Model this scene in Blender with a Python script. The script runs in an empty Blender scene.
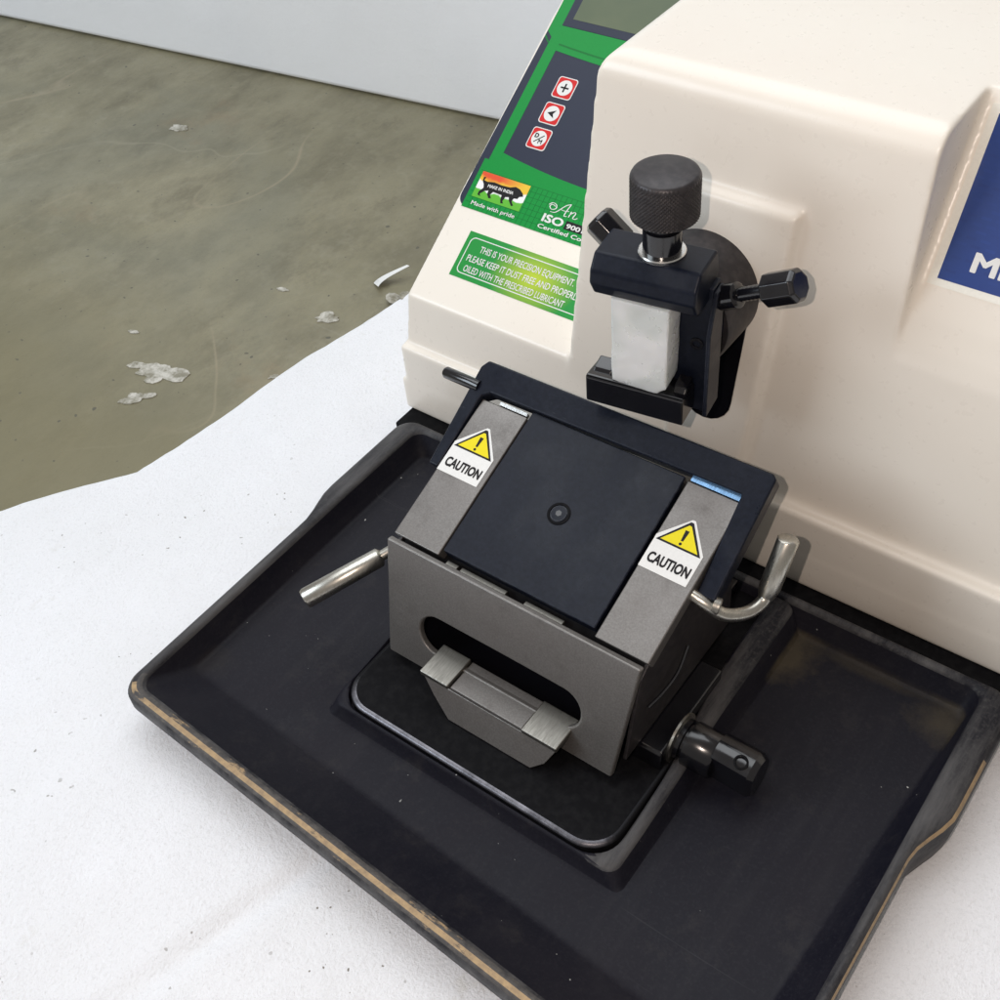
import bpy, bmesh, math, random
from mathutils import Vector, Matrix, noise
random.seed(7)
S = 0.01                      # everything below is written in centimetres
R = math.radians
scn = bpy.context.scene
COL = scn.collection

# ------------------------------------------------------------------ camera
cam_d = bpy.data.cameras.new('camera')
cam = bpy.data.objects.new('camera', cam_d); COL.objects.link(cam)
cam_d.sensor_width = 36; cam_d.lens = 43.2; cam_d.clip_start = 0.02; cam_d.clip_end = 20
rx = Vector((0.80040351, 0.59427678, -0.07867224))
dn = Vector((0.38331014, -0.60827365, -0.69503705))
fw = Vector((-0.46089864, 0.52615423, -0.71465668))
M = Matrix.Identity(4)
for i in range(3):
    M[i][0] = rx[i]; M[i][1] = -dn[i]; M[i][2] = -fw[i]
CAMLOC = Vector((20.3, -13, 45)) * S
M.translation = CAMLOC
cam.matrix_world = M
scn.camera = cam

# ------------------------------------------------------------------ world, lamps, exposure
world = bpy.data.worlds.new('World'); scn.world = world; world.use_nodes = True
bg = world.node_tree.nodes['Background']
bg.inputs[0].default_value = (1.0, 0.93, 0.87, 1); bg.inputs[1].default_value = 0.29

def area(name, loc, target, size, power, color):
    d = bpy.data.lights.new(name, 'AREA'); d.shape = 'RECTANGLE'; d.size, d.size_y = size
    d.energy = power; d.color = color
    o = bpy.data.objects.new(name, d); COL.objects.link(o)
    o.location = Vector(loc) * S
    o.rotation_euler = (Vector(target) * S - o.location).to_track_quat('-Z', 'Y').to_euler()
    return o
area('ceiling_light', (-55, 60, 165), (-5, 12, 0), (1.7, 1.4), 20, (0.92, 0.96, 1.0))
area('window_light', (-120, -110, 110), (0, 10, 5), (1.0, 0.9), 19, (0.80, 0.90, 1.0))
fl = bpy.data.lights.new('phone_flash', 'POINT'); fl.energy = 3.0; fl.shadow_soft_size = 0.002; fl.color = (1.0, 0.84, 0.74)
flo = bpy.data.objects.new('phone_flash', fl); COL.objects.link(flo)
flo.location = CAMLOC - rx * 0.030 - dn * 0.008
vs = scn.view_settings
vs.view_transform = 'Standard'; vs.look = 'None'; vs.exposure = 0; vs.gamma = 1; vs.use_curve_mapping = False

# ------------------------------------------------------------------ materials
class NT:
    def __init__(s, name):
        s.m = bpy.data.materials.new(name); s.m.use_nodes = True
        s.t = s.m.node_tree; s.n = s.t.nodes; s.b = s.n['Principled BSDF']
        s.co = s.n.new('ShaderNodeTexCoord')
    def link(s, a, b): s.t.links.new(a, b)
    def noise(s, scale, detail=4, rough=.55, stretch=None, dist=0):
        n = s.n.new('ShaderNodeTexNoise'); n.inputs['Scale'].default_value = scale
        n.inputs['Detail'].default_value = detail; n.inputs['Roughness'].default_value = rough
        n.inputs['Distortion'].default_value = dist
        if stretch:
            mp = s.n.new('ShaderNodeMapping'); mp.inputs['Scale'].default_value = stretch[:3]
            if len(stretch) > 3: mp.inputs['Rotation'].default_value = (0, 0, R(stretch[3]))
            s.link(s.co.outputs['Object'], mp.inputs[0]); s.link(mp.outputs[0], n.inputs[0])
        else: s.link(s.co.outputs['Object'], n.inputs[0])
        return n.outputs[0]
    def ramp(s, fac, p0, p1, c0=0., c1=1.):
        r = s.n.new('ShaderNodeMapRange'); r.inputs[1].default_value = p0; r.inputs[2].default_value = p1
        r.inputs[3].default_value = c0; r.inputs[4].default_value = c1; r.clamp = True
        s.link(fac, r.inputs[0]); return r.outputs[0]
    def mix(s, fac, a, b):
        m = s.n.new('ShaderNodeMix'); m.data_type = 'RGBA'
        if isinstance(fac, float): m.inputs[0].default_value = fac
        else: s.link(fac, m.inputs[0])
        for i, v in ((6, a), (7, b)):
            if isinstance(v, tuple): m.inputs[i].default_value = (*v, 1)
            else: s.link(v, m.inputs[i])
        return m.outputs[2]
    def math(s, op, a, b):
        m = s.n.new('ShaderNodeMath'); m.operation = op
        for i, v in ((0, a), (1, b)):
            if isinstance(v, (int, float)): m.inputs[i].default_value = v
            else: s.link(v, m.inputs[i])
        return m.outputs[0]
    def bump(s, h, strength=.3, dist=.0002, prev=None):
        b = s.n.new('ShaderNodeBump'); b.inputs['Strength'].default_value = strength; b.inputs['Distance'].default_value = dist
        s.link(h, b.inputs['Height'])
        if prev is not None: s.link(prev, b.inputs['Normal'])
        s.link(b.outputs[0], s.b.inputs['Normal']); return b.outputs[0]
    def edges(s, r=.0007, lo=.015, hi=.12):
        bv = s.n.new('ShaderNodeBevel'); bv.samples = 4; bv.inputs[0].default_value = r
        ge = s.n.new('ShaderNodeNewGeometry'); d = s.n.new('ShaderNodeVectorMath'); d.operation = 'DOT_PRODUCT'
        s.link(bv.outputs[0], d.inputs[0]); s.link(ge.outputs['Normal'], d.inputs[1])
        return s.ramp(s.math('SUBTRACT', 1., d.outputs['Value']), lo, hi)
    def set(s, **k):
        for a, v in k.items():
            i = s.b.inputs[a.replace('_', ' ')]
            if hasattr(v, 'is_linked'): s.link(v, i)
            elif isinstance(v, tuple): i.default_value = (*v, 1)
            else: i.default_value = v
        return s

def flat(name, c, rough=.45, metal=0., spec=.18):
    t = NT(name)
    n = t.noise(900, 3)
    d = tuple(x * .95 for x in c)
    t.set(Base_Color=t.mix(t.ramp(n, .35, .7), c, d), Roughness=rough, Metallic=metal)
    t.b.inputs['Specular IOR Level'].default_value = spec
    return t.m

def m_cream():
    t = NT('cream_plastic')
    big = t.noise(9, 3); small = t.noise(260, 4)
    c = t.mix(t.ramp(big, .3, .75), (.865, .815, .725), (.845, .775, .685))
    dots = t.noise(420, 1, .3)
    c = t.mix(t.ramp(dots, .885, .9), c, (.45, .40, .32))
    t.set(Base_Color=c, Roughness=t.ramp(small, .2, .9, .26, .32))
    sm = t.noise(30, 6, .7); b = t.bump(t.noise(45, 2), .18, .0006); t.bump(small, .04, .0001, b)
    return t.m
def m_tray():
    t = NT('black_tray_plastic')
    big = t.noise(16, 5, .6); fine = t.noise(700, 5, .7); streak = t.noise(120, 5, .65, (1, .12, 1, 10))
    c = t.mix(t.ramp(big, .35, .7), (.006, .006, .011), (.012, .011, .016))
    c = t.mix(t.math('MULTIPLY', t.ramp(streak, .5, .8), .45), c, (.022, .021, .025))
    c = t.mix(t.math('MULTIPLY', t.ramp(fine, .5, .75), .5), c, (.022, .022, .028))
    # dried olive residue left in two floor corners of the right compartment
    sp_ = t.n.new('ShaderNodeSeparateXYZ'); t.link(t.co.outputs['Object'], sp_.inputs[0]); dn_ = t.noise(70, 5, .7)
    def spot(cx, cy, ax, ay, r0):
        a = t.math('MULTIPLY', t.math('SUBTRACT', sp_.outputs[0], cx*S), ax); b = t.math('MULTIPLY', t.math('SUBTRACT', sp_.outputs[1], cy*S), ay)
        d = t.math('POWER', t.math('ADD', t.math('MULTIPLY', a, a), t.math('MULTIPLY', b, b)), .5)
        d = t.math('ADD', d, t.math('MULTIPLY', t.math('SUBTRACT', dn_, .5), r0*1.6*S))
        return t.ramp(d, r0*S, r0*.25*S)
    m1 = t.math('MAXIMUM', spot(8.7, 19.3, 1, .55, 1.5), t.math('MULTIPLY', spot(15.6, 19.2, .8, .9, 1.5), .7))
    m1 = t.math('MAXIMUM', m1, t.math('MULTIPLY', spot(12, 19.7, .18, 2., .9), .45))
    m1 = t.math('MAXIMUM', m1, t.math('MULTIPLY', spot(-13.6, 3.9, .5, .9, 1.0), .10))
    c = t.mix(t.math('MULTIPLY', t.math('MULTIPLY', m1, t.ramp(sp_.outputs[2], .0125, .0100)), .42), c, (.125, .10, .056))
    specks = t.noise(520, 0, .2)
    c = t.mix(t.math('MULTIPLY', t.ramp(specks, .86, .875), t.ramp(t.noise(22, 3, .6), .50, .56)), c, (.4, .4, .38))
    du = t.noise(55, 7, .75); c = t.mix(t.math('MULTIPLY', t.ramp(du, .55, .75), .5), c, (.034, .031, .031))
    s2 = t.noise(90, 4, .6, (.05, 3, 1, 63)); c = t.mix(t.math('MULTIPLY', t.ramp(s2, .70, .76), .3), c, (.07, .07, .075))
    t.set(Base_Color=c, Roughness=t.ramp(big, .3, .7, .45, .62)); t.b.inputs['Specular IOR Level'].default_value = .17
    t.bump(fine, .35, .00015)
    return t.m
def m_rim():
    t = NT('worn_tray_rim')
    a = t.noise(60, 6, .7, (1, .15, 1, 0)); f = t.noise(500, 5, .7)
    c = t.mix(t.ramp(a, .38, .66), (.010, .010, .014), (.095, .092, .092))
    c = t.mix(t.math('MULTIPLY', t.ramp(f, .5, .7), .5), c, (.075, .072, .07))
    t.b.inputs['Specular IOR Level'].default_value = .2
    t.set(Base_Color=c, Roughness=.5); t.bump(t.noise(220, 6, .7), .6, .0004)
    return t.m
def m_ochre(name, th):
    t = NT(name)
    a = t.noise(70, 6, .75, (.45, 1, 1)); f = t.noise(300, 5, .7)
    c = t.mix(t.ramp(f, .35, .65), (.42, .29, .15), (.27, .19, .11))
    g = t.n.new('ShaderNodeSeparateXYZ'); t.link(t.co.outputs['Object'], g.inputs[0])
    lim = t.ramp(g.outputs[0], -.137, -.118, -.18, 0.)
    c = t.mix(t.ramp(t.math('SUBTRACT', a, lim), th, th+.06), c, t.mix(t.ramp(f, .35, .65), (.085, .076, .068), (.035, .032, .032)))
    t.set(Base_Color=c, Roughness=.6); t.bump(f, .4, .0003)
    return t.m
def m_gray():
    t = NT('grey_hammer_paint')
    f = t.noise(1400, 3, .6); b = t.noise(25, 3)
    c = t.mix(t.ramp(f, .35, .65), (.155, .147, .138), (.21, .20, .19))
    c = t.mix(t.math('MULTIPLY', t.ramp(b, .4, .7), .35), c, (.17, .15, .14))
    w = t.math('MULTIPLY', t.edges(), t.ramp(t.noise(260, 5, .7), .40, .60)); c = t.mix(t.math('MULTIPLY', w, .55), c, (.42, .40, .38))
    sm = t.noise(45, 6, .7); c = t.mix(t.math('MULTIPLY', t.ramp(sm, .55, .7), .3), c, (.075, .065, .06))
    t.set(Base_Color=c, Roughness=t.ramp(sm, .35, .7, .30, .5), Metallic=.55); t.bump(f, .15, .0001)
    return t.m
def m_anod():
    t = NT('black_anodised')
    f = t.noise(500, 5, .7); sc = t.noise(160, 6, .75, (.1, 1, 1))
    c = t.mix(t.ramp(f, .4, .75), (.005, .007, .014), (.010, .013, .024))
    c = t.mix(t.ramp(sc, .68, .74), c, (.13, .14, .16))
    w = t.math('MULTIPLY', t.edges(), t.ramp(t.noise(230, 5, .7), .42, .62)); c = t.mix(t.math('MULTIPLY', w, .7), c, (.16, .17, .19))
    sm = t.noise(38, 5, .65, (1, .5, 1, 30)); c = t.mix(t.math('MULTIPLY', t.ramp(sm, .52, .72), .35), c, (.026, .029, .042))
    t.set(Base_Color=c, Roughness=t.ramp(sm, .35, .7, .26, .48)); t.b.inputs['Specular IOR Level'].default_value = .2
    t.bump(sc, .2, .0002)
    return t.m
def m_glossblack():
    t = NT('glossy_black_enamel')
    f = t.noise(60, 4); t.set(Base_Color=(.005, .005, .007), Roughness=t.ramp(f, .3, .7, .08, .24)); t.b.inputs['Specular IOR Level'].default_value = .75; t.bump(f, .2, .0006)
    return t.m
def m_deep():
    t = NT('dull_black_casting')
    f = t.noise(300, 4); t.set(Base_Color=t.mix(t.ramp(f, .4, .8), (.004, .004, .005), (.010, .010, .011)), Roughness=.6); t.b.inputs['Specular IOR Level'].default_value = .08; t.bump(f, .2, .0003)
    return t.m
def m_metal(name, c, rough, sc=(8, 1, 1)):
    t = NT(name)
    f = t.noise(180, 5, .6, sc)
    t.set(Base_Color=t.mix(t.ramp(f, .3, .7), c, tuple(x * .72 for x in c)), Roughness=t.ramp(f, .3, .7, rough * .8, rough * 1.3), Metallic=1.)
    t.bump(f, .1, .0001)
    return t.m
def m_foam():
    t = NT('white_foam')
    f = t.noise(620, 4, .75); m_ = t.noise(90, 5, .7); b = t.noise(7, 4, .6); dm = t.noise(14, 3)
    c = t.mix(t.ramp(b, .35, .7), (.89, .895, .92), (.83, .835, .85))
    c = t.mix(t.math('MULTIPLY', t.ramp(f, .54, .74), .5), c, (.62, .62, .62))
    sp = t.noise(330, 1, .4); d = t.math('MULTIPLY', t.ramp(sp, .745, .77), t.ramp(dm, .50, .60))
    c = t.mix(d, c, (.22, .2, .17))
    st = t.math('MULTIPLY', t.ramp(t.noise(26, 4, .7), .64, .75), .35)
    c = t.mix(st, c, (.55, .52, .42))
    t.set(Base_Color=c, Roughness=t.ramp(f, .3, .6, .25, .7))
    n = t.bump(f, 1.0, .0008); n = t.bump(m_, .45, .0009, n); t.bump(b, .6, .006, n)
    return t.m
def m_stone():
    t = NT('green_grey_stone')
    b = t.noise(5, 8, .6, None, .6); m_ = t.noise(26, 7, .65, (1, .5, 1, 40)); f = t.noise(600, 4, .7)
    c = t.mix(t.ramp(b, .35, .65), (.20, .183, .112), (.27, .245, .158))
    c = t.mix(t.math('MULTIPLY', t.ramp(m_, .42, .66), .75), c, (.135, .122, .075))
    c = t.mix(t.math('MULTIPLY', t.ramp(t.noise(75, 9, .8), .50, .66), .5), c, (.29, .27, .19))
    c = t.mix(t.math('MULTIPLY', t.ramp(t.noise(34, 9, .8, (1, .6, 1, 25)), .54, .66), .5), c, (.115, .10, .06))
    c = t.mix(t.math('MULTIPLY', t.ramp(t.noise(3.2, 5, .6, None, 1.), .52, .66), .55), c, (.165, .165, .12))
    c = t.mix(t.math('MULTIPLY', t.ramp(t.noise(8, 6, .7), .60, .72), .5), c, (.235, .17, .10))
    sc = t.noise(30, 3, .5, (.06, 2.6, 1, 52)); c = t.mix(t.math('MULTIPLY', t.ramp(sc, .72, .76), .45), c, (.27, .26, .2))
    c = t.mix(t.math('MULTIPLY', t.ramp(f, .5, .75), .35), c, (.11, .105, .08))
    def vein(sc_, dist, w, off):
        n_ = t.noise(sc_, 2, .45, (1, .55, 1, off), dist); a = t.math('ABSOLUTE', t.math('SUBTRACT', n_, .5), 0)
        return t.math('MULTIPLY', t.ramp(a, w, 0.), t.ramp(t.noise(6, 3, .5, (1, 1, 1, off)), .47, .6))
    c = t.mix(t.math('MULTIPLY', vein(4, .8, .0035, 20), .6), c, (.33, .28, .19))
    c = t.mix(t.math('MULTIPLY', vein(7, .5, .0045, 75), .45), c, (.30, .28, .20))
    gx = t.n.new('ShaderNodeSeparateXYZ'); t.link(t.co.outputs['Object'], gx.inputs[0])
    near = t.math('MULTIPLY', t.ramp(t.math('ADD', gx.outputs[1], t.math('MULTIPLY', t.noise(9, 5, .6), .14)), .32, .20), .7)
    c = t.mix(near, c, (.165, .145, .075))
    dk = t.noise(210, 1, .3); c = t.mix(t.ramp(dk, .76, .79), c, (.09, .085, .06))
    t.set(Base_Color=c, Roughness=t.ramp(m_, .3, .7, .32, .5))
    n = t.bump(b, .4, .003); t.bump(f, .3, .0004, n)
    return t.m
def m_foamblock():
    t = NT('foam_block')
    f = t.noise(160, 5, .7); b = t.noise(5, 3)
    c = t.mix(t.ramp(b, .35, .7), (.93, .945, .965), (.88, .90, .93))
    t.set(Base_Color=c, Roughness=.7); n = t.bump(f, .4, .001); t.bump(b, .5, .01, n)
    return t.m
def m_wax():
    t = NT('frosted_wax')
    f = t.noise(120, 4, .6); b = t.noise(55, 1, .3)
    t.set(Base_Color=t.mix(t.ramp(b, .45, .56), (.76, .79, .77), (.93, .94, .92)), Roughness=t.ramp(f, .3, .7, .22, .4))
    t.b.inputs['Subsurface Weight'].default_value = .7
    t.b.inputs['Subsurface Radius'].default_value = (1, 1, .9)
    t.b.inputs['Subsurface Scale'].default_value = .006
    t.b.inputs['Transmission Weight'].default_value = .25
    t.bump(b, .5, .0015)
    return t.m
def m_knurl():
    t = NT('knurled_black_steel')
    f = t.noise(300, 3)
    t.set(Base_Color=t.mix(t.ramp(f, .4, .7), (.030, .027, .029), (.052, .046, .047)), Roughness=.42, Metallic=.35)
    return t.m
def m_sticker_grad():
    t = NT('green_yellow_print')
    g = t.n.new('ShaderNodeSeparateXYZ'); t.link(t.co.outputs['Generated'], g.inputs[0])
    x = t.math('SUBTRACT', g.outputs[0], .52); y = t.math('SUBTRACT', g.outputs[1], .5)
    r = t.math('ADD', t.math('MULTIPLY', t.math('MULTIPLY', x, x), 6.), t.math('MULTIPLY', t.math('MULTIPLY', y, y), .9))
    t.set(Base_Color=t.mix(t.ramp(t.math('POWER', r, .5), 0., .72), (.50, .62, .03), (.005, .27, .035)), Roughness=.3)
    return t.m
def m_logo():
    t = NT('tricolour_print')
    g = t.n.new('ShaderNodeSeparateXYZ'); t.link(t.co.outputs['Generated'], g.inputs[0])
    n = t.noise(120, 2)
    y = t.math('ADD', g.outputs[1], t.math('MULTIPLY', t.math('SUBTRACT', n, .5), .35))
    c = t.mix(t.ramp(y, .30, .34), (.10, .45, .02), (.85, .85, .85))
    c = t.mix(t.ramp(y, .60, .66), c, (.80, .50, .02))
    c = t.mix(t.math('MULTIPLY', t.ramp(y, .70, .86), t.ramp(g.outputs[0], .9, .4)), c, (.72, .07, .01))
    t.set(Base_Color=c, Roughness=.3)
    return t.m
def m_lcd():
    t = NT('lcd_glass'); f = t.noise(40, 2)
    t.set(Base_Color=t.mix(t.ramp(f, .3, .7), (.055, .085, .032), (.085, .11, .045)), Roughness=.35); return t.m
def m_blue():
    t = NT('blue_print')
    br = t.n.new('ShaderNodeTexBrick'); br.inputs['Scale'].default_value = 95; br.offset = .5
    br.inputs['Color1'].default_value = (.006, .034, .19, 1); br.inputs['Color2'].default_value = (.009, .046, .235, 1); br.inputs['Mortar'].default_value = (.007, .040, .21, 1)
    br.inputs['Mortar Size'].default_value = .08
    t.link(t.co.outputs['Object'], br.inputs[0])
    t.set(Base_Color=br.outputs[0], Roughness=.3); return t.m

def m_flake():
    t = NT('pale_flake'); f = t.noise(130, 6, .75)
    t.set(Base_Color=t.mix(t.ramp(f, .40, .62), (.22, .205, .15), (.56, .54, .48)), Roughness=.5); t.bump(f, .8, .001); return t.m
def m_lip():  # edge highlight painted into the colour: pale grey along the front, black behind
    t = NT('lip_highlight'); g = t.n.new('ShaderNodeSeparateXYZ'); t.link(t.co.outputs['Object'], g.inputs[0]); n = t.noise(60, 5, .7)
    y = t.math('ADD', g.outputs[1], t.math('MULTIPLY', t.math('SUBTRACT', n, .5), .02))
    t.set(Base_Color=t.mix(t.ramp(y, .054, .066), t.mix(t.ramp(n, .4, .6), (.20, .195, .215), (.10, .098, .11)), (.012, .012, .014)), Roughness=.4, Metallic=.8); return t.m
MT = dict(plateframe=flat('cream_print', (.86, .84, .76), .4), lip=m_lip(), cream=m_cream(), tray=m_tray(), rim=m_rim(), ochre=m_ochre('worn_ochre_edge', .60), ochre_thin=m_ochre('scuffed_edge', .37), gray=m_gray(), anod=m_anod(), gloss=m_glossblack(), deep=m_deep(),
          chrome=m_metal('brushed_steel', (.60, .58, .52), .30), bright=m_metal('bright_edge_steel', (.82, .82, .80), .22),
          nickel=m_metal('dull_nickel', (.36, .345, .31), .42), foam=m_foam(), stone=m_stone(), block=m_foamblock(), wax=m_wax(), knurl=m_knurl(),
          grad=m_sticker_grad(), logo=m_logo(), lcd=m_lcd(), blue=m_blue(),
          slate=flat('slate_print', (.030, .036, .060), .32), green=flat('green_print', (.006, .27, .045), .32), dgreen=flat('dark_green_print', (.003, .17, .03), .32),
          white=flat('white_print', (.78, .78, .76), .4), red=flat('red_print', (.62, .02, .02), .35), ink=flat('black_print', (.012, .011, .012), .4),
          yellow=flat('yellow_print', (.80, .68, .01), .35), flake=m_flake(), bluesteel=m_metal('blued_steel', (.28, .50, .80), .25))

# ------------------------------------------------------------------ object helpers
def link_mesh(name, bm, mat, parent=None, bevel=0., seg=3, angle=35, smooth=True, recalc=True):
    if recalc: bmesh.ops.recalc_face_normals(bm, faces=bm.faces)
    bmesh.ops.scale(bm, vec=(S, S, S), verts=bm.verts)
    me = bpy.data.meshes.new(name); bm.to_mesh(me); bm.free()
    for m in (mat if isinstance(mat, (list, tuple)) else [mat]): me.materials.append(MT[m])
    if smooth:
        me.shade_smooth(); me.set_sharp_from_angle(angle=R(angle))
    o = bpy.data.objects.new(name, me); COL.objects.link(o)
    if parent is not None:
        o.parent = parent
        off = Vector((0, 0, 0)); p = parent
        while p is not None: off += p.location; p = p.parent
        o.location = -off
    if bevel:
        md = o.modifiers.new('bevel', 'BEVEL'); md.width = bevel * S; md.segments = seg
        md.limit_method = 'ANGLE'; md.angle_limit = R(30); md.harden_normals = True
    return o
def thing(name, loc, label, cat, group=None):
    o = bpy.data.objects.new(name, None); COL.objects.link(o); o.empty_display_size = .01
    o.location = Vector(loc) * S
    return tag(o, label, cat, group)
def tag(o, label, cat, group=None, kind=None):
    o['label'] = label; o['category'] = cat
    if group: o['group'] = group
    if kind: o['kind'] = kind
    return o
def box(bm, x0, x1, y0, y1, z0, z1, mat=None):
    vs_ = [bm.verts.new(p) for p in ((x0,y0,z0),(x1,y0,z0),(x1,y1,z0),(x0,y1,z0),(x0,y0,z1),(x1,y0,z1),(x1,y1,z1),(x0,y1,z1))]
    for f in ((0,3,2,1),(4,5,6,7),(0,1,5,4),(1,2,6,5),(2,3,7,6),(3,0,4,7)): bm.faces.new([vs_[i] for i in f])
    if mat is not None:
        for v in vs_: v.co = mat @ v.co
    return vs_
def prism(bm, a, b):
    """two matching outlines (lists of 3-D points) joined into a solid"""
    va = [bm.verts.new(p) for p in a]; vb = [bm.verts.new(p) for p in b]; n = len(va)
    bm.faces.new(va); bm.faces.new(vb[::-1])
    for i in range(n): bm.faces.new((va[i], va[(i+1) % n], vb[(i+1) % n], vb[i]))
    return va + vb
def yz(bm, x0, x1, pts, x0t=None): return prism(bm, [(x0, y, z) for y, z in pts], [(x1, y, z) for y, z in pts])
def lathe(bm, c, axis, prof, n=40, poly=False):
    """prof: (distance along axis, radius)"""
    ax = Vector(axis).normalized(); c = Vector(c)
    u = ax.orthogonal().normalized(); v = ax.cross(u)
    rings = []
    for d, r in prof:
        rings.append([bm.verts.new(c + ax*d + (u*math.cos(2*math.pi*i/n) + v*math.sin(2*math.pi*i/n))*max(r, 1e-4)) for i in range(n)])
    for a, b in zip(rings, rings[1:]):
        for i in range(n): bm.faces.new((a[i], a[(i+1) % n], b[(i+1) % n], b[i]))
    bm.faces.new(rings[0]); bm.faces.new(rings[-1][::-1])
def tube(bm, pts, rad, n=20):
    """swept tube through a list of points, radius or list of radii"""
    P = [Vector(p) for p in pts]; k = len(P)
    rs = rad if isinstance(rad, (list, tuple)) else [rad]*k
    T = [(P[min(i+1, k-1)] - P[max(i-1, 0)]).normalized() for i in range(k)]
    u = T[0].orthogonal().normalized(); rings = []
    for i in range(k):
        u = (u - T[i]*u.dot(T[i])).normalized(); v = T[i].cross(u)
        rings.append([bm.verts.new(P[i] + (u*math.cos(2*math.pi*j/n) + v*math.sin(2*math.pi*j/n))*rs[i]) for j in range(n)])
    for a, b in zip(rings, rings[1:]):
        for j in range(n): bm.faces.new((a[j], a[(j+1) % n], b[(j+1) % n], b[j]))
    bm.faces.new(rings[0]); bm.faces.new(rings[-1][::-1])
def spline(pts, n=8):
    P = [Vector(p) for p in pts]; P = [2*P[0]-P[1]] + P + [2*P[-1]-P[-2]]; out = []
    for i in range(1, len(P)-2):
        for j in range(n):
            t = j/n; a, b, c, d = P[i-1:i+3]
            out.append(.5*((2*b) + (c-a)*t + (2*a-5*b+4*c-d)*t*t + (3*b-a-3*c+d)*t**3))
    return out + [P[-2]]
def arc(cx, cy, r, a0, a1, n=8, ry=None):
    ry = r if ry is None else ry
    return [(cx + r*math.cos(R(a0+(a1-a0)*i/n)), cy + ry*math.sin(R(a0+(a1-a0)*i/n))) for i in range(n+1)]
def rrect(x0, x1, y0, y1, r, n=6):
    return arc(x1-r, y0+r, r, -90, 0, n) + arc(x1-r, y1-r, r, 0, 90, n) + arc(x0+r, y1-r, r, 90, 180, n) + arc(x0+r, y0+r, r, 180, 270, n)

class Plane:
    """a printed or raised layer on a real slanted surface: u, v in cm, lifted h along the normal"""
    def __init__(s, O, U, V):
        s.O = Vector(O); s.U = Vector(U).normalized(); s.V = Vector(V).normalized(); s.N = s.U.cross(s.V).normalized()
    def p(s, u, v, h=0.): return s.O + s.U*u + s.V*v + s.N*h
    def layer(s, name, pts, h, mat, parent, depth=.006):
        bm = bmesh.new()
        loc = Matrix((( s.U.x, s.V.x, s.N.x, s.O.x*S), (s.U.y, s.V.y, s.N.y, s.O.y*S), (s.U.z, s.V.z, s.N.z, s.O.z*S), (0,0,0,1)))
        polys = pts if isinstance(pts[0][0], (list, tuple)) else [pts]
        for q in polys: prism(bm, [(u, v, h) for u, v in q], [(u, v, h - depth) for u, v in q])
        o = link_mesh(name, bm, mat, None, smooth=False)
        return s.attach(o, loc, parent)
    def attach(s, o, loc, parent):
        if parent is not None:
            o.parent = parent; off = Matrix.Identity(4); p = parent
            ch = []
            while p is not None: ch.append(p); p = p.parent
            for q in reversed(ch): off = off @ Matrix.LocRotScale(q.location, q.rotation_euler, None)
            o.matrix_basis = off.inverted() @ loc
        else: o.matrix_basis = loc
        return o
    def text(s, name, body, u, v, h, mat, parent, size=.4, width=None, bold=0., shear=0., rot=0., align='LEFT', depth=.003):
        cu = bpy.data.curves.new(name, 'FONT'); cu.body = body; cu.size = 1.; cu.shear = shear
        cu.align_x = align; cu.resolution_u = 3
        t = bpy.data.objects.new(name, cu); COL.objects.link(t)
        bpy.context.view_layer.update()
        me = bpy.data.meshes.new_from_object(t.evaluated_get(bpy.context.evaluated_depsgraph_get()))
        bpy.data.objects.remove(t); bpy.data.curves.remove(cu)
        bm = bmesh.new()
        sh = [(0, 0)] if not bold else [(0, 0), (bold, 0), (-bold, 0), (bold*.7, bold*.7), (-bold*.7, -bold*.7), (bold*.7, -bold*.7), (-bold*.7, bold*.7)]
        for i, (a, b) in enumerate(sh):
            me2 = me.copy(); me2.transform(Matrix.Translation((a, b, i*.0015))); bm.from_mesh(me2); bpy.data.meshes.remove(me2)
        bpy.data.meshes.remove(me)
        xs = [w.co.x for w in bm.verts]; wd = max(xs) - min(xs)
        sy = size/.72; sx = (width/wd) if width else sy
        if align == 'LEFT': x0 = min(xs)
        else: x0 = 0
        for w in bm.verts:
            x, y = (w.co.x - x0)*sx, w.co.y*sy
            w.co = (u + x*math.cos(rot) - y*math.sin(rot), v + x*math.sin(rot) + y*math.cos(rot), h + w.co.z)
        loc = Matrix((( s.U.x, s.V.x, s.N.x, s.O.x*S), (s.U.y, s.V.y, s.N.y, s.O.y*S), (s.U.z, s.V.z, s.N.z, s.O.z*S), (0,0,0,1)))
        o = link_mesh(name, bm, mat, None, smooth=False, recalc=False)
        return s.attach(o, loc, parent)

# ================================================================== THE SETTING
def smooth(a, b, x):
    t = min(1, max(0, (x-a)/(b-a))); return t*t*(3-2*t)
bm = bmesh.new()
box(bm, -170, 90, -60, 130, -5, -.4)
o = link_mesh('stone_counter', bm, 'stone', smooth=False); o['kind'] = 'structure'

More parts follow.
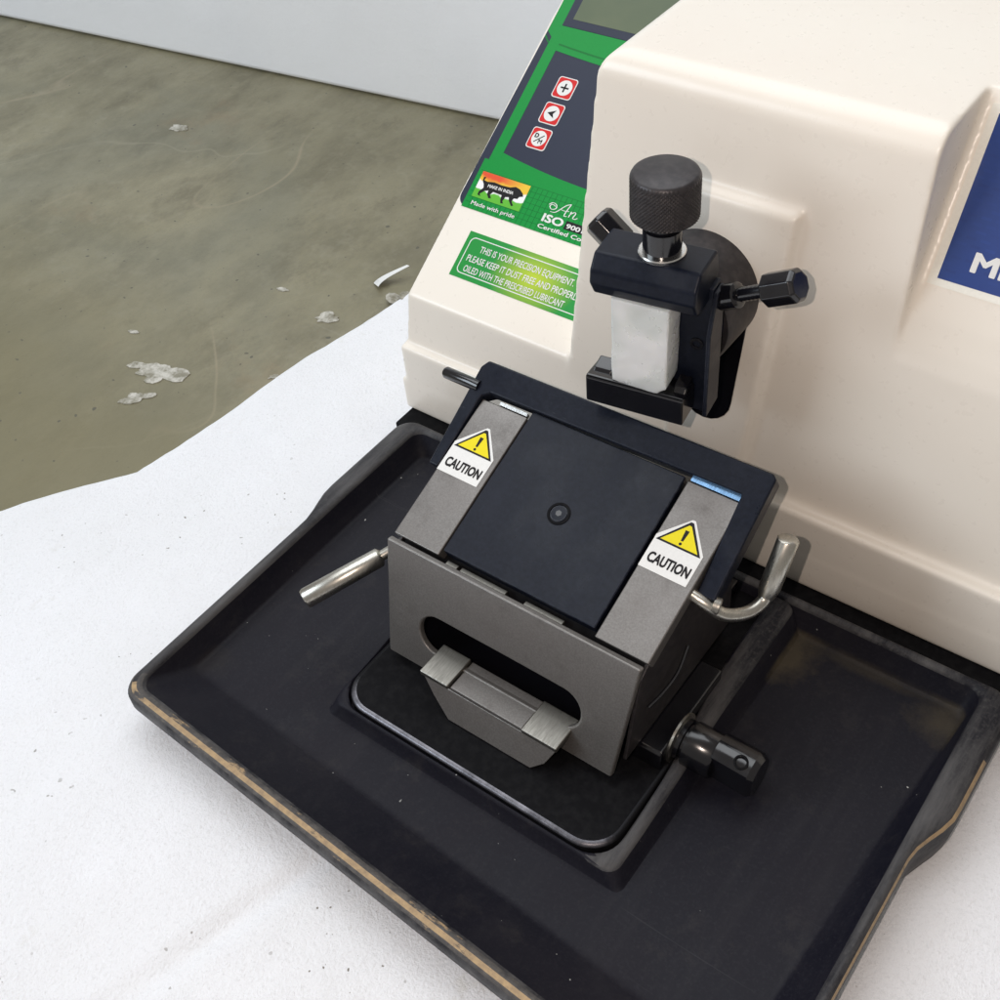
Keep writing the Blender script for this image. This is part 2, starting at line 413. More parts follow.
# foam sheet: wavy cut edge on the left, soft rounded border, slight waves and one crease
edge = [(-60, -31.5), (-12, -31.2), (-4, -31.4), (2, -31.2), (5.2, -30.4), (7, -29.3), (8.8, -28.3), (11.2, -27.5), (14, -27.1), (17.2, -26.7), (20, -26.5), (23.4, -26.2), (28, -25.3), (32.5, -24.8), (60, -24.0)]
edge[0:4] = [(-60, -40), (-12, -37.5), (-4, -35.5), (2, -33.5)]; edge[4] = (5.2, -31.5); edge[5] = (7, -30.4); edge[6] = (8.8, -29.2)
def xb(y):
    for (y0, x0), (y1, x1) in zip(edge, edge[1:]):
        if y <= y1: return x0 + (x1-x0)*((y-y0)/(y1-y0)) + .10*noise.noise(Vector((y*.9, 3, 0)))
    return edge[-1][1]
def foam_z(x, y, d):
    z = -.06 + (.10 + .16*smooth(-13.5, -19, x) + .12*smooth(-3, -9, y))*noise.noise(Vector((x*.13, y*.13, 1.3))) + .05*noise.noise(Vector((x*.3, y*.3, 5)))
    # crease running from under the tray's front edge towards the camera
    k = (x+3.3) - (-2.4-y)*-.28
    z -= .30*math.exp(-(k/.45)**2)*smooth(1.5, -2, y)
    z = max(-.30, min(z, -.005))
    return -.39 + (z+.39)*math.sqrt(max(0, 1-(1-min(1, d/.45))**2))
bm = bmesh.new(); nx, ny = 230, 210; rows = []
for j in range(ny+1):
    y = -45 + 100*j/ny; x0 = xb(y); row = []
    for i in range(nx+1):
        t = i/nx; d = (42-x0)*(t**1.5 if t < 1 else 1)
        row.append(bm.verts.new((x0+d, y, foam_z(x0+d, y, d))))
    rows.append(row)
for j in range(ny):
    for i in range(nx): bm.faces.new((rows[j][i], rows[j][i+1], rows[j+1][i+1], rows[j+1][i]))
tag(link_mesh('foam_sheet', bm, 'foam', angle=80), 'thin white sparkling packing foam sheet spread under the machine and tray', 'foam sheet')

bm = bmesh.new()
d = Vector((52.4, 6.45, 0)).normalized(); nrm = Vector((-d.y, d.x, 0)); p0 = Vector((-150, 46 - 63.4*6.45/52.4, -.36))
base = [p0, p0 + d*215, p0 + d*215 + nrm*9, p0 + nrm*9]
prism(bm, base, [q + Vector((0, 0, 46)) for q in base])
tag(link_mesh('foam_block', bm, 'block', bevel=.5), 'big pale blue-white foam slab standing upright behind the stone counter', 'foam block')

def flake(cx, cy, r, sq, rot, label, grp, curl=0., seed=0):
    rnd = random.Random(seed); bm = bmesh.new(); n = 46; pts = []
    for i in range(n):
        a = 2*math.pi*i/n; rr = r*(.95 + .75*noise.noise(Vector((math.cos(a)*1.6, math.sin(a)*1.6, seed*3.1))) + .14*rnd.random())
        x, y = rr*math.cos(a), rr*sq*math.sin(a); pts.append((x*math.cos(rot)-y*math.sin(rot), x*math.sin(rot)+y*math.cos(rot)))
    top = [bm.verts.new((cx+x, cy+y, -.36 + .03*rnd.random() + curl*max(0, x/r)**2)) for x, y in pts]
    bot = [bm.verts.new((cx+x, cy+y, -.398 + curl*max(0, x/r)**2)) for x, y in pts]
    c1 = bm.verts.new((cx, cy, -.33)); c2 = bm.verts.new((cx, cy, -.398))
    for i in range(n):
        k = (i+1) % n
        bm.faces.new((top[i], top[k], c1)); bm.faces.new((bot[k], bot[i], c2)); bm.faces.new((top[i], bot[i], bot[k], top[k]))
    tag(link_mesh('paint_flake', bm, 'flake', smooth=False), label, 'paint flake', grp)
G = 'pale flakes stuck on the stone counter'
flake(-32.9, 17.9, 1.35, .62, .5, 'widest ragged pale flake on the stone, right half of the stuck pair', G, seed=3)
flake(-34.3, 17.9, .95, .45, .4, 'thin ragged pale flake touching the upper left end of the widest flake', G, seed=4)
flake(-32.6, 15.6, .95, .5, .7, 'small whitish flake just below the widest ragged flake on the stone', G, seed=5)
flake(-27.9, 27.4, .75, .55, .6, 'lone pale flake lying between the curled scrap and the foam sheet edge', G, seed=6)
flake(-55.1, 39.7, .8, .45, .3, 'small pale flake alone near the upright foam slab', G, seed=7)
flake(-32.5, 28.2, .35, .5, .3, 'tiny pale flake on open stone left of the machine', G, seed=8)
flake(-37.7, 19.9, .4, .4, .2, 'tiny narrow flake upper left of the widest ragged flake', G, seed=9)
flake(-26.7, 21.4, .3, .6, .8, 'tiny flake lying right against the foam sheet edge', G, seed=10)
bm = bmesh.new(); A = []; B = []
for i in range(13):
    t = i/12; a = R(200-150*t)
    x, z = -26.9 + .85*math.cos(a)+.3*t, -.36 + 1.0*math.sin(R(90*t))*t
    y = 31.8 + 1.6*t
    w = .9*(1-.75*t)
    A.append((x, y, z)); B.append((x+w, y-.5*(1-t), z+.35*(1-t)))
for q0, q1 in (((0, 0, 0), (.02, .02, .03)),):
    va = [bm.verts.new(p) for p in A]; vb = [bm.verts.new(p) for p in B]
    vc = [bm.verts.new(Vector(p)+Vector(q1)) for p in A]; vd = [bm.verts.new(Vector(p)+Vector(q1)) for p in B]
    for i in range(12):
        bm.faces.new((va[i], va[i+1], vb[i+1], vb[i])); bm.faces.new((vc[i], vd[i], vd[i+1], vc[i+1]))
        bm.faces.new((va[i], vc[i], vc[i+1], va[i+1])); bm.faces.new((vb[i], vb[i+1], vd[i+1], vd[i]))
    bm.faces.new((va[0], vb[0], vd[0], vc[0])); bm.faces.new((va[-1], vc[-1], vd[-1], vb[-1]))
tag(link_mesh('paper_curl', bm, 'white'), 'curled white paper scrap standing beside the machine corner', 'paper scrap')
bm = bmesh.new()
for k in range(3):
    lathe(bm, (-25.3+.7*k, 31.0+.5*k, -.25), (.3, .2, 1), [(0, .5), (.10+.06*k, .55), (.18, .3)], 9)
tag(link_mesh('plastic_scrap', bm, 'flake', smooth=False), 'crumpled clear grey scrap between the curled paper and machine corner', 'plastic scrap')

# ================================================================== MICROTOME
mic = thing('microtome', (0, 22, 0), 'cream moulded laboratory machine with green control panel and blue name plate', 'microtome')
YF = lambda z: 22.9 + 1.75*(z-5.6)/17.6           # leaning front face
bm = bmesh.new()
box(bm, -16.72, 24, 22.28, 46, 1.2, 3.3)
box(bm, -16.45, 24, 22.30, 45.9, 3.2, 5.65)
# console with sloped top
fr = [(22.75, 5.2), (23.0, 8.75), (37.7, 18.55), (45.6, 23.9), (45.6, 5.2)]
prism(bm, [(-16.3, 22.7, 5.2), (-16.25, 23.25, 8.45), (-15.95, 45.6, 23.4), (-15.95, 45.6, 5.2)],
          [(4, 22.7, 5.2), (4, 23.25, 8.45), (4, 45.6, 23.4), (4, 45.6, 5.2)])
# main block
b2 = bmesh.new()
prism(b2, [(-6.35, YF(5.2), 5.2), (-5.0, YF(23.4), 23.4), (-5.0, 45.8, 23.6), (-6.35, 45.8, 5.2)],
          [(24, YF(5.2), 5.2), (24, YF(23.4), 23.4), (24, 45.8, 23.6), (24, 45.8, 5.2)])
b2.edges.ensure_lookup_table()
te = [e for e in b2.edges if all(v.co.z > 22 for v in e.verts)]
bmesh.ops.recalc_face_normals(b2, faces=b2.faces)
bmesh.ops.bevel(b2, geom=te, offset=1.0, segments=7, profile=.5, affect='EDGES')
tmp = bpy.data.meshes.new('tmp'); b2.to_mesh(tmp); b2.free(); bm.from_mesh(tmp); bpy.data.meshes.remove(tmp)
# raised pad round the arm slot, bevelled at its top and sides
o1 = [(-1.75, 19.62), (4.72, 19.62), (3.75, 5.9), (-.6, 5.9)]; i1 = [(-1.35, 19.12), (4.33, 19.12), (3.35, 5.9), (-.2, 5.9)]
prism(bm, [(x, YF(z)+.3, z) for x, z in o1] , [(x, YF(z)-.48, z) for x, z in i1])
body = link_mesh('housing', bm, 'cream', mic, smooth=True)
def cutter(name, fn):
    b = bmesh.new(); fn(b); c = link_mesh(name, b, 'cream', None, smooth=False); return c
def rec(b):
    pass
    
def wedge(b):
    yz(b, 8.95, 40, [(10, 14.0), (23.72, 14.2), (23.98, 15.2), (24.38, 16.3), (24.9, 17.4), (28.6, 23.3), (29.4, 24.6), (29.4, 30), (10, 30)])
remesh_voxel = .105
for nm, fn in (('wedge_cutter', wedge),):
    c = cutter(nm, fn)
    c.location = (0, 0, 0)
    md = body.modifiers.new(nm, 'BOOLEAN'); md.operation = 'DIFFERENCE'; md.solver = 'EXACT'; md.use_self = True; md.object = c
bpy.context.view_layer.update()
dg = bpy.context.evaluated_depsgraph_get()
me = bpy.data.meshes.new_from_object(body.evaluated_get(dg))
body.modifiers.clear(); body.data = me; me.name = 'housing'
for c in [o for o in COL.objects if o.name.startswith(('recess_cutter', 'wedge_cutter'))]: bpy.data.objects.remove(c)
md = body.modifiers.new('remesh', 'REMESH'); md.mode = 'VOXEL'; md.voxel_size = remesh_voxel*S; md.use_smooth_shade = True
md = body.modifiers.new('smooth', 'SMOOTH'); md.factor = .5; md.iterations = 12

bm = bmesh.new(); box(bm, -16.4, 24, 20.9, 45.5, 0., 1.25)
link_mesh('base_plate', bm, 'deep', mic, bevel=.12)

# base casting that comes up through the tray: floor, raised lip with rounded corners
def ringstack(bm, rings, close_top=False, close_bottom=False):
    vr = [[bm.verts.new(p) for p in r] for r in rings]; n = len(vr[0])
    for a, b in zip(vr, vr[1:]):
        for i in range(n): bm.faces.new((a[i], a[(i+1) % n], b[(i+1) % n], b[i]))
    if close_bottom: bm.faces.new(vr[0])
    if close_top: bm.faces.new(vr[-1])
    return vr
def rr3(x0, x1, y0, y1, r, z, n=10): return [(x, y, z) for x, y in rrect(x0, x1, y0, y1, r, n)]
bm = bmesh.new()
ringstack(bm, [rr3(-6.5, 7.45, 5.3, 20.8, 1.5, .1), rr3(-6.5, 7.45, 5.3, 20.8, 1.5, 1.72), rr3(-6.47, 7.42, 5.33, 20.75, 1.48, 1.79), rr3(-6.40, 7.35, 5.40, 20.7, 1.43, 1.84),
               rr3(-6.28, 7.23, 5.52, 20.6, 1.35, 1.85)], True, True)
for f in bm.faces:
    c = f.calc_center_median(); f.material_index = 1 if 1.75 < c.z < 1.848 else 0
link_mesh('base_casting', bm, ['deep', 'lip'], mic, angle=50)

# black sheet standing in for the dark open slot, then the arm collar
bm = bmesh.new()
q = arc(1.5, 9.95, 1.25, 180, 360, 10) + [(3.1, 15.8), (.25, 15.8)]
prism(bm, [(x, YF(z)-.53, z) for x, z in q], [(x, YF(z)+.2, z) for x, z in q])
link_mesh('dark_slot_fill', bm, 'gloss', mic, bevel=.06)
bm = bmesh.new(); lathe(bm, (.9, 24.3, 15.2), (0, -1, 0), [(0, 2.45), (3.1, 2.45), (3.24, 2.36), (3.26, 2.0)], 72)
link_mesh('arm_collar', bm, 'knurl', mic)

# ---- control panel print on the console slope
cs = Vector((0, 22.35, 14.95)).normalized()
P0 = Vector((-16.25, 23.25, 8.45)); 
PC = Plane((0, 23.25, 8.45), (1, 0, 0), cs)
PC.O += PC.N*(-.01)
v0 = -( (Vector((0, 23.85, 8.84)) - Vector((0, 23.25, 8.45))).dot(cs) )
dv = (Vector((0, 23.85, 8.84)) - Vector((0, 23.25, 8.45))).dot(cs)
def V(v): return v + dv
LR = -2.5
h = .03
panel = PC.layer('control_panel', arc(-15.45, V(5.25), .6, 180, 270, 6) + [(LR, V(4.62)), (LR, V(22.5)), (-15.75, V(22.5))], h, 'slate', mic, .03)
# green field with slate keypad island left open: built as strips round it
arcb = [(-14.85 + 12.35*i/16, 7.85 - 1.3*math.sin(math.pi*min(1, i/16)*.8) ) for i in range(17)]
arcb = [(u, V(7.95 - .16*(u+14.85)+.012*(u+14.85)**2)) for u in [-14.85+.77*i for i in range(17)]]
arct = [(u, V(13.95 - .09*(u+14.85)+.008*(u+14.85)**2)) for u in [-14.85+.77*i for i in range(17)]]
g1 = [(-15.70, V(4.62)), (LR, V(4.62))] + [(LR, arcb[-1][1])] + arcb[::-1] + [(-15.45, V(7.4)), (-15.72, V(7.4))]
PC.layer('green_band', g1, h+.006, 'green', panel)
PC.layer('green_strip', [(-15.47, V(7.36)), (-14.85, V(7.36)), (-14.85, V(15.34)), (-15.47, V(15.0))], h+.009, 'green', panel)
g3 = arct + [(LR, V(15.34)), (-15.2, V(15.34)), (-15.2, V(22.4)), (-15.85, V(22.4)), (-15.85, V(14.9)), (-15.40, V(14.55))]
PC.layer('green_field', g3, h+.012, 'green', panel)
PC.layer('accent_line', [(u, v+.32) for u, v in arct] + [(u, v+.42) for u, v in arct[::-1]], h+.016, 'dgreen', panel)
PC.layer('accent_line', [(-15.86, V(14.55)), (-15.45, V(14.2)), (-15.45, V(14.3)), (-15.86, V(14.68))], h+.02, 'dgreen', panel)
gl = [[(-15.6, V(v)), (LR, V(v)), (LR, V(v+.025)), (-15.6, V(v+.025))] for v in [4.95+.3*i for i in range(7)]] 
PC.layer('grid_line', gl, h+.010, 'dgreen', panel, .003)
gl = [[(u, V(4.63)), (u+.025, V(4.63)), (u+.025, V(6.75)), (u, V(6.75))] for u in [-15.3+.3*i for i in range(28)]]
PC.layer('grid_line', gl, h+.0115, 'dgreen', panel, .003)
bz = PC.layer('screen_bezel', [(-15.2, V(15.36)), (LR, V(15.36)), (LR, V(19.6)), (-15.2, V(19.6))], h+.02, 'slate', panel)
PC.layer('lcd_screen', [(-14.75, V(15.8)), (-7.2, V(15.8)), (-7.2, V(18.6)), (-14.75, V(18.6))], h+.03, 'lcd', panel)
# keys
for v, sym in ((12.12, '+'), (10.64, '<'), (9.2, 'D')):
    k = PC.layer('key', rrect(-13.86, -12.70, V(v)-.59, V(v)+.59, .16), h+.03, 'white', panel, .03)
    PC.layer('key_face', rrect(-13.81, -12.75, V(v)-.54, V(v)+.54, .13), h+.038, 'red', k)
    PC.layer('key_disc', arc(-13.28, V(v), .43, 0, 345, 23), h+.046, 'white', k)
    c = (-13.28, V(v))
    if sym == '+':
        PC.layer('symbol', [[(c[0]-.24, c[1]-.045), (c[0]+.24, c[1]-.045), (c[0]+.24, c[1]+.045), (c[0]-.24, c[1]+.045)],
                            [(c[0]-.045, c[1]-.24), (c[0]+.045, c[1]-.24), (c[0]+.045, c[1]+.24), (c[0]-.045, c[1]+.24)]], h+.052, 'ink', k, .004)
        for f in bpy.data.objects['symbol'].data.polygons: pass
    elif sym == '<':
        PC.layer('symbol', [(c[0]-.26, c[1]), (c[0]+.20, c[1]+.22), (c[0]+.08, c[1]), (c[0]+.20, c[1]-.22)], h+.052, 'ink', k, .004)
    else:
        PC.text('symbol', 'D', c[0]-.30, c[1]+.02, h+.052, 'ink', k, .24, bold=.04)
        PC.text('symbol', 'M', c[0]+.03, c[1]-.26, h+.052, 'ink', k, .24, bold=.02)
        PC.layer('symbol', [(c[0]-.24, c[1]-.22), (c[0]-.20, c[1]-.25), (c[0]+.26, c[1]+.20), (c[0]+.22, c[1]+.24)], h+.052, 'ink', k, .004)
# emblem: striding lion over a tricolour wash
lg = PC.layer('emblem', [(-15.40, V(5.28)), (-12.38, V(5.28)), (-12.42, V(6.72)), (-15.42, V(6.72))], h+.02, 'logo', panel)
lion = [(-15.05,6.05),(-15.2,6.2),(-15.22,6.4),(-15.1,6.45),(-15.12,6.25),(-14.9,6.22),(-14.5,6.3),(-14.0,6.27),(-13.5,6.3),(-13.2,6.42),(-12.9,6.36),(-12.65,6.2),(-12.55,6.05),(-12.75,5.98),(-12.8,5.85),(-13.0,5.82),(-13.05,5.65),(-12.85,5.45),(-12.95,5.4),(-13.2,5.62),(-13.3,5.8),(-13.5,5.75),(-13.55,5.5),(-13.45,5.4),(-13.6,5.36),(-13.7,5.55),(-13.75,5.78),(-14.3,5.8),(-14.4,5.62),(-14.25,5.45),(-14.4,5.42),(-14.58,5.6),(-14.6,5.8),(-14.8,5.72),(-15.0,5.5),(-14.9,5.38),(-15.1,5.42),(-15.12,5.6),(-14.95,5.85)]
PC.layer('lion_figure', [(u, V(v)+.02) for u, v in lion], h+.028, 'ink', lg)
PC.text('lettering', 'MAKE IN INDIA', -14.75, V(5.97), h+.034, 'white', lg, .17, 1.6, bold=.03, rot=.02)
PC.text('lettering', 'Made with pride', -15.22, V(4.86), h+.02, 'white', panel, .22, 2.75, bold=.015)
PC.text('lettering', 'ISO', -10.98, V(5.22), h+.02, 'white', panel, .42, 1.25, bold=.035)
PC.layer('number_tab', [(-9.62, V(5.17)), (-7.4, V(5.17)), (-7.4, V(5.62)), (-9.62, V(5.62))], h+.018, 'ink', panel)
PC.text('lettering', '9001', -9.52, V(5.25), h+.024, 'white', panel, .24, 1.0, bold=.03)
PC.text('lettering', 'Certified Company', -11.02, V(4.84), h+.02, 'white', panel, .22, 4.0, bold=.02)
def stroke(pts, w=.035):
    bm_ = []; L = []; Rr = []
    P = [Vector((u, v, 0)) for u, v in pts]
    P = spline([tuple(p) for p in P], 6)
    for i, p in enumerate(P):
        t = (P[min(i+1, len(P)-1)] - P[max(i-1, 0)]).normalized(); n_ = Vector((-t.y, t.x, 0))*w*(.6+.5*abs(t.y))*.7
        L.append((p.x+n_.x, p.y+n_.y)); Rr.append((p.x-n_.x, p.y-n_.y))
    return [[L[i], L[i+1], Rr[i+1], Rr[i]] for i in range(len(P)-1)]
sx, sy = -10.85, V(5.75)
An = stroke([(.25,.42),(.05,.48),(-.03,.33),(.12,.2),(.32,.3),(.28,.5),(.05,.58),(-.12,.42)]) + stroke([(.1,.05),(.4,.12),(.75,.62),(1.0,.8)]) + stroke([(1.0,.8),(.92,.4),(.9,.06),(1.05,.08)]) + stroke([(.55,.35),(.8,.33),(1.05,.38)]) + stroke([(1.18,.42),(1.15,.06)]) + stroke([(1.15,.22),(1.33,.42),(1.43,.36),(1.38,.1),(1.5,.06),(1.62,.16)])
PC.layer('script_lettering', [[(sx+a*1.05, sy+b*.9) for a, b in q] for q in An], h+.02, 'white', panel, .004)
# notice sticker
st = PC.layer('notice_sticker', [(-14.45, V(1.05)), (-5.6, V(1.05)), (-5.6, V(3.55)), (-14.45, V(3.55))], .03, 'grad', mic, .03)
bo = rrect(-14.2, -5.85, V(1.3), V(3.3), .3, 6); bi = rrect(-14.15, -5.9, V(1.35), V(3.25), .26, 6)
PC.layer('sticker_border', [[bo[i], bo[(i+1) % len(bo)], bi[(i+1) % len(bo)], bi[i]] for i in range(len(bo))], .037, 'white', st, .004)
PC.text('lettering', 'THIS IS YOUR PRECISION EQUIPMENT.', -13.4, V(2.62), .037, 'white', st, .36, 5.75, bold=.012)
PC.text('lettering', 'PLEASE KEEP IT DUST FREE AND PROPERLY', -13.9, V(2.02), .037, 'white', st, .36, 6.9, bold=.012)
PC.text('lettering', 'OILED WITH THE PRESCRIBED LUBRICANT', -13.8, V(1.45), .037, 'white', st, .36, 6.15, bold=.012)
# name plate on the slanted side facet
w0 = Vector((0, 24.9, 17.4)); w1 = Vector((0, 28.6, 23.3)); PW = Plane(w0, (1, 0, 0), w1 - w0)
npl = PW.layer('name_plate', [(9.3, .03), (22, .03), (22, 6.6), (9.3, 6.6)], .04, 'plateframe', mic, .06)
PW.layer('plate_field', [(9.62, .3), (21.7, .3), (21.7, 6.3), (9.62, 6.3)], .05, 'blue', npl)
PW.text('lettering', 'MICROTOME', 10.62, .86, .06, 'white', npl, .72, 7.7, bold=.035)

# ================================================================== SPECIMEN CLAMP
cl = thing('specimen_clamp', (1.4, 18.5, 12), 'black specimen clamp with knurled top knob gripping the frosted block', 'specimen clamp')
CM = Matrix.Translation((1.2, 18.5, .08)) @ Matrix.Rotation(R(9), 4, 'Z')
def T(pts): return [CM @ Vector(p) for p in pts]
def cprof(bm, u0, u1, pts, inset=0.):   # profile in (w, z)
    return prism(bm, T([(u0, w, z) for w, z in pts]), T([(u1, w, z) for w, z in pts]))
bm = bmesh.new()
cprof(bm, -2.25, 2.0, [(0.05, 19.2), (-.42, 18.65), (-.5, 18.1), (-.15, 17.45), (.5, 17.35), (1.7, 17.4), (2.0, 18.2), (1.75, 19.2)])
link_mesh('top_jaw', bm, 'anod', cl, bevel=.12)
bm = bmesh.new()
cprof(bm, -2.55, 1.65, [(-.35, 13.5), (-.45, 13.4), (-.45, 12.15), (.9, 12.15), (.9, 13.35), (.1, 13.45)])
cprof(bm, 1.05, 1.6, [(-.2, 13.3), (.75, 13.3), (.75, 13.8), (.1, 13.65)])
cprof(bm, -2.4, -1.6, [(-.2, 13.3), (.75, 13.3), (.75, 13.7), (.1, 13.6)])
link_mesh('bottom_jaw', bm, 'gloss', cl, bevel=.08)
bm = bmesh.new()
cprof(bm, -1.65, 2.2, [(.95, 11.9), (1.75, 11.9), (1.75, 18.0), (.95, 18.0)])
link_mesh('clamp_back', bm, 'anod', cl, bevel=.08)
bm = bmesh.new()
cprof(bm, 2.2, 2.38, [(.3, 12.25), (1.6, 12.25), (1.6, 17.9), (.9, 17.9), (.3, 16.3)])
link_mesh('side_plate', bm, 'anod', cl, bevel=.05)
bm = bmesh.new()
lathe(bm, CM @ Vector((1.62, 1.02, 15.3)), CM.to_3x3() @ Vector((0, -1, 0)), [(0, .28), (.12, .28), (.12, .15), (.02, .15)], 20)
link_mesh('set_screw', bm, 'gloss', cl)
kc = CM @ Vector((.14, .85, 0)); kc = Vector((kc.x, kc.y, 19.28))
bm = bmesh.new(); lathe(bm, kc, (0, 0, 1), [(0, .88), (.12, .9), (.16, .86), (.16, .7)], 40); link_mesh('washer', bm, 'bright', cl)
bm = bmesh.new(); lathe(bm, kc + Vector((0, 0, .14)), (0, 0, 1), [(0, .73), (.95, .73), (1.0, .6), (1.7, .6)], 40); link_mesh('knob_neck', bm, 'gloss', cl)
# knurled knob: real diamond knurling
bm = bmesh.new(); n = 360; prof = []
kz = kc.z + 1.58
rows = [(0, 1.0, 0), (.04, 1.2, 0), (.10, 1.27, 1)] + [(.10 + 1.5*i/44, 1.27, 1) for i in range(1, 45)] + [(1.66, 1.255, 0), (1.76, 1.2, 0), (1.81, 1.1, 0)]
rings = []
for j, (hh, rr, kn) in enumerate(rows):
    ring = []
    for i in range(n):
        a = 2*math.pi*i/n
        dr = 0
        if kn:
            p = 26*a; q_ = hh*20.5
            dr = -.05 + .05*min(1, 1.6*min(abs(math.sin(p+q_)), abs(math.sin(p-q_))))
        ring.append(bm.verts.new((kc.x + .08 + (rr+dr)*math.cos(a), kc.y + (rr+dr)*math.sin(a), kz+hh)))
    rings.append(ring)
for a, b in zip(rings, rings[1:]):
    for i in range(n): bm.faces.new((a[i], a[(i+1) % n], b[(i+1) % n], b[i]))
bm.faces.new(rings[0]); bm.faces.new(rings[-1])
link_mesh('knurled_knob', bm, 'knurl', cl, angle=60)
# head hub and its two radial screws
hub = Vector((.95, 21.1, 15.4))
bm = bmesh.new(); lathe(bm, hub, (0, -1, 0), [(0, 2.1), (.75, 2.1), (.9, 2.0), (1.0, 1.6)], 56)
link_mesh('head_hub', bm, 'anod', cl, bevel=.04)
for sgn, el, hx, hz in ((1, 29, 5.05, 18.42), (-1, 36, -1.05, 18.3)):
    ax = Vector((sgn*math.cos(R(el)), 0, math.sin(R(el)))); r0 = 0; c = Vector((hx, 20.25, hz)) - ax*3.6
    bm = bmesh.new()
    pr_ = [(1.6, .5), (2.35, .5), (2.42, .42)]
    for i in range(15): pr_.append((2.45 + r0 + i*.09, .27 + (.02 if i % 2 else -.005)))
    lathe(bm, c, ax, pr_, 16)
    th_ = link_mesh('clamp_screw', bm, 'gloss', cl)
    bm = bmesh.new(); lathe(bm, c + ax*(3.6 + r0), ax, [(0, .45), (.12, .66), (1.35, .66), (1.5, .52)], 8)
    link_mesh('screw_head', bm, 'gloss', th_, bevel=.05, angle=25)
# wax block
bm = bmesh.new()
vsx = prism(bm, T([(-1.45, -.32, 17.5), (.92, -.32, 17.45), (.9, -.4, 13.75), (.35, -.4, 13.3), (-1.42, -.34, 13.48)]),
                T([(-1.45, .93, 17.5), (.92, .93, 17.45), (.9, .93, 13.75), (.35, .93, 13.5), (-1.42, .93, 13.5)]))
bmesh.ops.subdivide_edges(bm, edges=bm.edges, cuts=6, use_grid_fill=True)
wx = link_mesh('specimen_block', bm, 'wax', None, angle=60)
md = wx.modifiers.new('remesh', 'REMESH'); md.mode = 'VOXEL'; md.voxel_size = .05*S; md.use_smooth_shade = True
tx = bpy.data.textures.new('lumps', 'CLOUDS'); tx.noise_scale = .012
md = wx.modifiers.new('disp', 'DISPLACE'); md.texture = tx; md.strength = .0009; md.mid_level = .5
md = wx.modifiers.new('smooth', 'SMOOTH'); md.iterations = 3
tag(wx, 'frosted whitish translucent block held between the jaws of the clamp', 'specimen block')

# ================================================================== KNIFE HOLDER
kh = thing('knife_holder', (0, 12, 1), 'grey metal knife holder with black guard frame and two caution stickers', 'knife holder')
# front plate with stadium slot (boolean cut)
ptop = Vector((0, 9.85, 8.05)); pbot = Vector((0, 8.28, 2.35))
PF = Plane(pbot, (1, 0, 0), ptop - pbot); Lp = (ptop-pbot).length
out = [(-5.88, 0), (5.88, 0), (6.28, Lp), (-6.28, Lp)]
sc0, sc1, svc, sr = -3.25, 3.1, 2.15, .98
hole = arc(sc1, svc, sr, -90, 90, 14) + arc(sc0, svc, sr, 90, 270, 14)
bm = bmesh.new()
def plate_with_hole(bm, P, out, hole, t):
    cx = (sc0+sc1)/2; nh = len(hole)
    def outer_at(hx, hy):  # project ray from centre onto the outline
        dx, dy = hx-cx, hy-svc
        dx *= 1; best = None
        for (ax_, ay_), (bx_, by_) in zip(out, out[1:]+out[:1]):
            ex, ey = bx_-ax_, by_-ay_; den = dx*ey - dy*ex
            if abs(den) < 1e-9: continue
            tt = ((ax_-cx)*ey - (ay_-svc)*ex)/den; ss = ((ax_-cx)*dy - (ay_-svc)*dx)/den
            if tt > 0 and -1e-6 <= ss <= 1+1e-6 and (best is None or tt < best): best = tt
        return (cx+dx*best, svc+dy*best)
    H = []
    for i in range(nh):
        a, b = hole[i], hole[(i+1) % nh]
        m = 12 if math.hypot(a[0]-b[0], a[1]-b[1]) > 2 else 1
        for k in range(m): H.append((a[0]+(b[0]-a[0])*k/m, a[1]+(b[1]-a[1])*k/m))
    # ray hits for outline corners too
    O = [outer_at(*p) for p in H]
    for c in out:
        j = min(range(len(O)), key=lambda i: math.hypot(O[i][0]-c[0], O[i][1]-c[1])); O[j] = c
    res = []
    for hh in (0, -t):
        res.append(([bm.verts.new(P.p(u, v, hh)) for u, v in H], [bm.verts.new(P.p(u, v, hh)) for u, v in O]))
    n_ = len(H)
    (h0, o0), (h1, o1) = res
    for i in range(n_):
        k = (i+1) % n_
        bm.faces.new((h0[i], h0[k], o0[k], o0[i])); bm.faces.new((h1[i], o1[i], o1[k], h1[k]))
        bm.faces.new((h0[i], h1[i], h1[k], h0[k])); bm.faces.new((o0[i], o0[k], o1[k], o1[i]))
plate_with_hole(bm, PF, out, hole, .32)
link_mesh('front_plate', bm, 'gray', kh, bevel=.09, angle=30)
# bent tab coming out of the slot
bm = bmesh.new()
def strip(u0, u1, dz, yf):
    yz(bm, u0, u1, [(9.2, 3.42+dz), (yf, 3.42+dz), (yf, 3.15+dz), (9.2, 3.15+dz)])
strip(-1.74, 2.0, 0., 7.62)
tab = link_mesh('release_tab', bm, 'gray', kh, bevel=.05)
bm = bmesh.new(); strip(-3.3, -1.78, .16, 7.5); link_mesh('tab_cap', bm, 'nickel', tab, bevel=.06)
bm = bmesh.new(); strip(2.04, 3.8, .16, 7.5); link_mesh('tab_cap', bm, 'nickel', tab, bevel=.06)
bm = bmesh.new()
prism(bm, [(-3.25, 7.62, 3.2), (3.7, 7.62, 3.2), (3.35, 7.2, 2.5), (2.75, 7.0, 1.92), (-1.55, 6.98, 1.92), (-2.5, 7.3, 2.6)], [(-3.25, 7.92, 3.2), (3.7, 7.92, 3.2), (3.35, 7.5, 2.5), (2.75, 7.3, 1.92), (-1.55, 7.28, 1.92), (-2.5, 7.6, 2.6)])
link_mesh('tab_face', bm, 'gray', tab, bevel=.05)
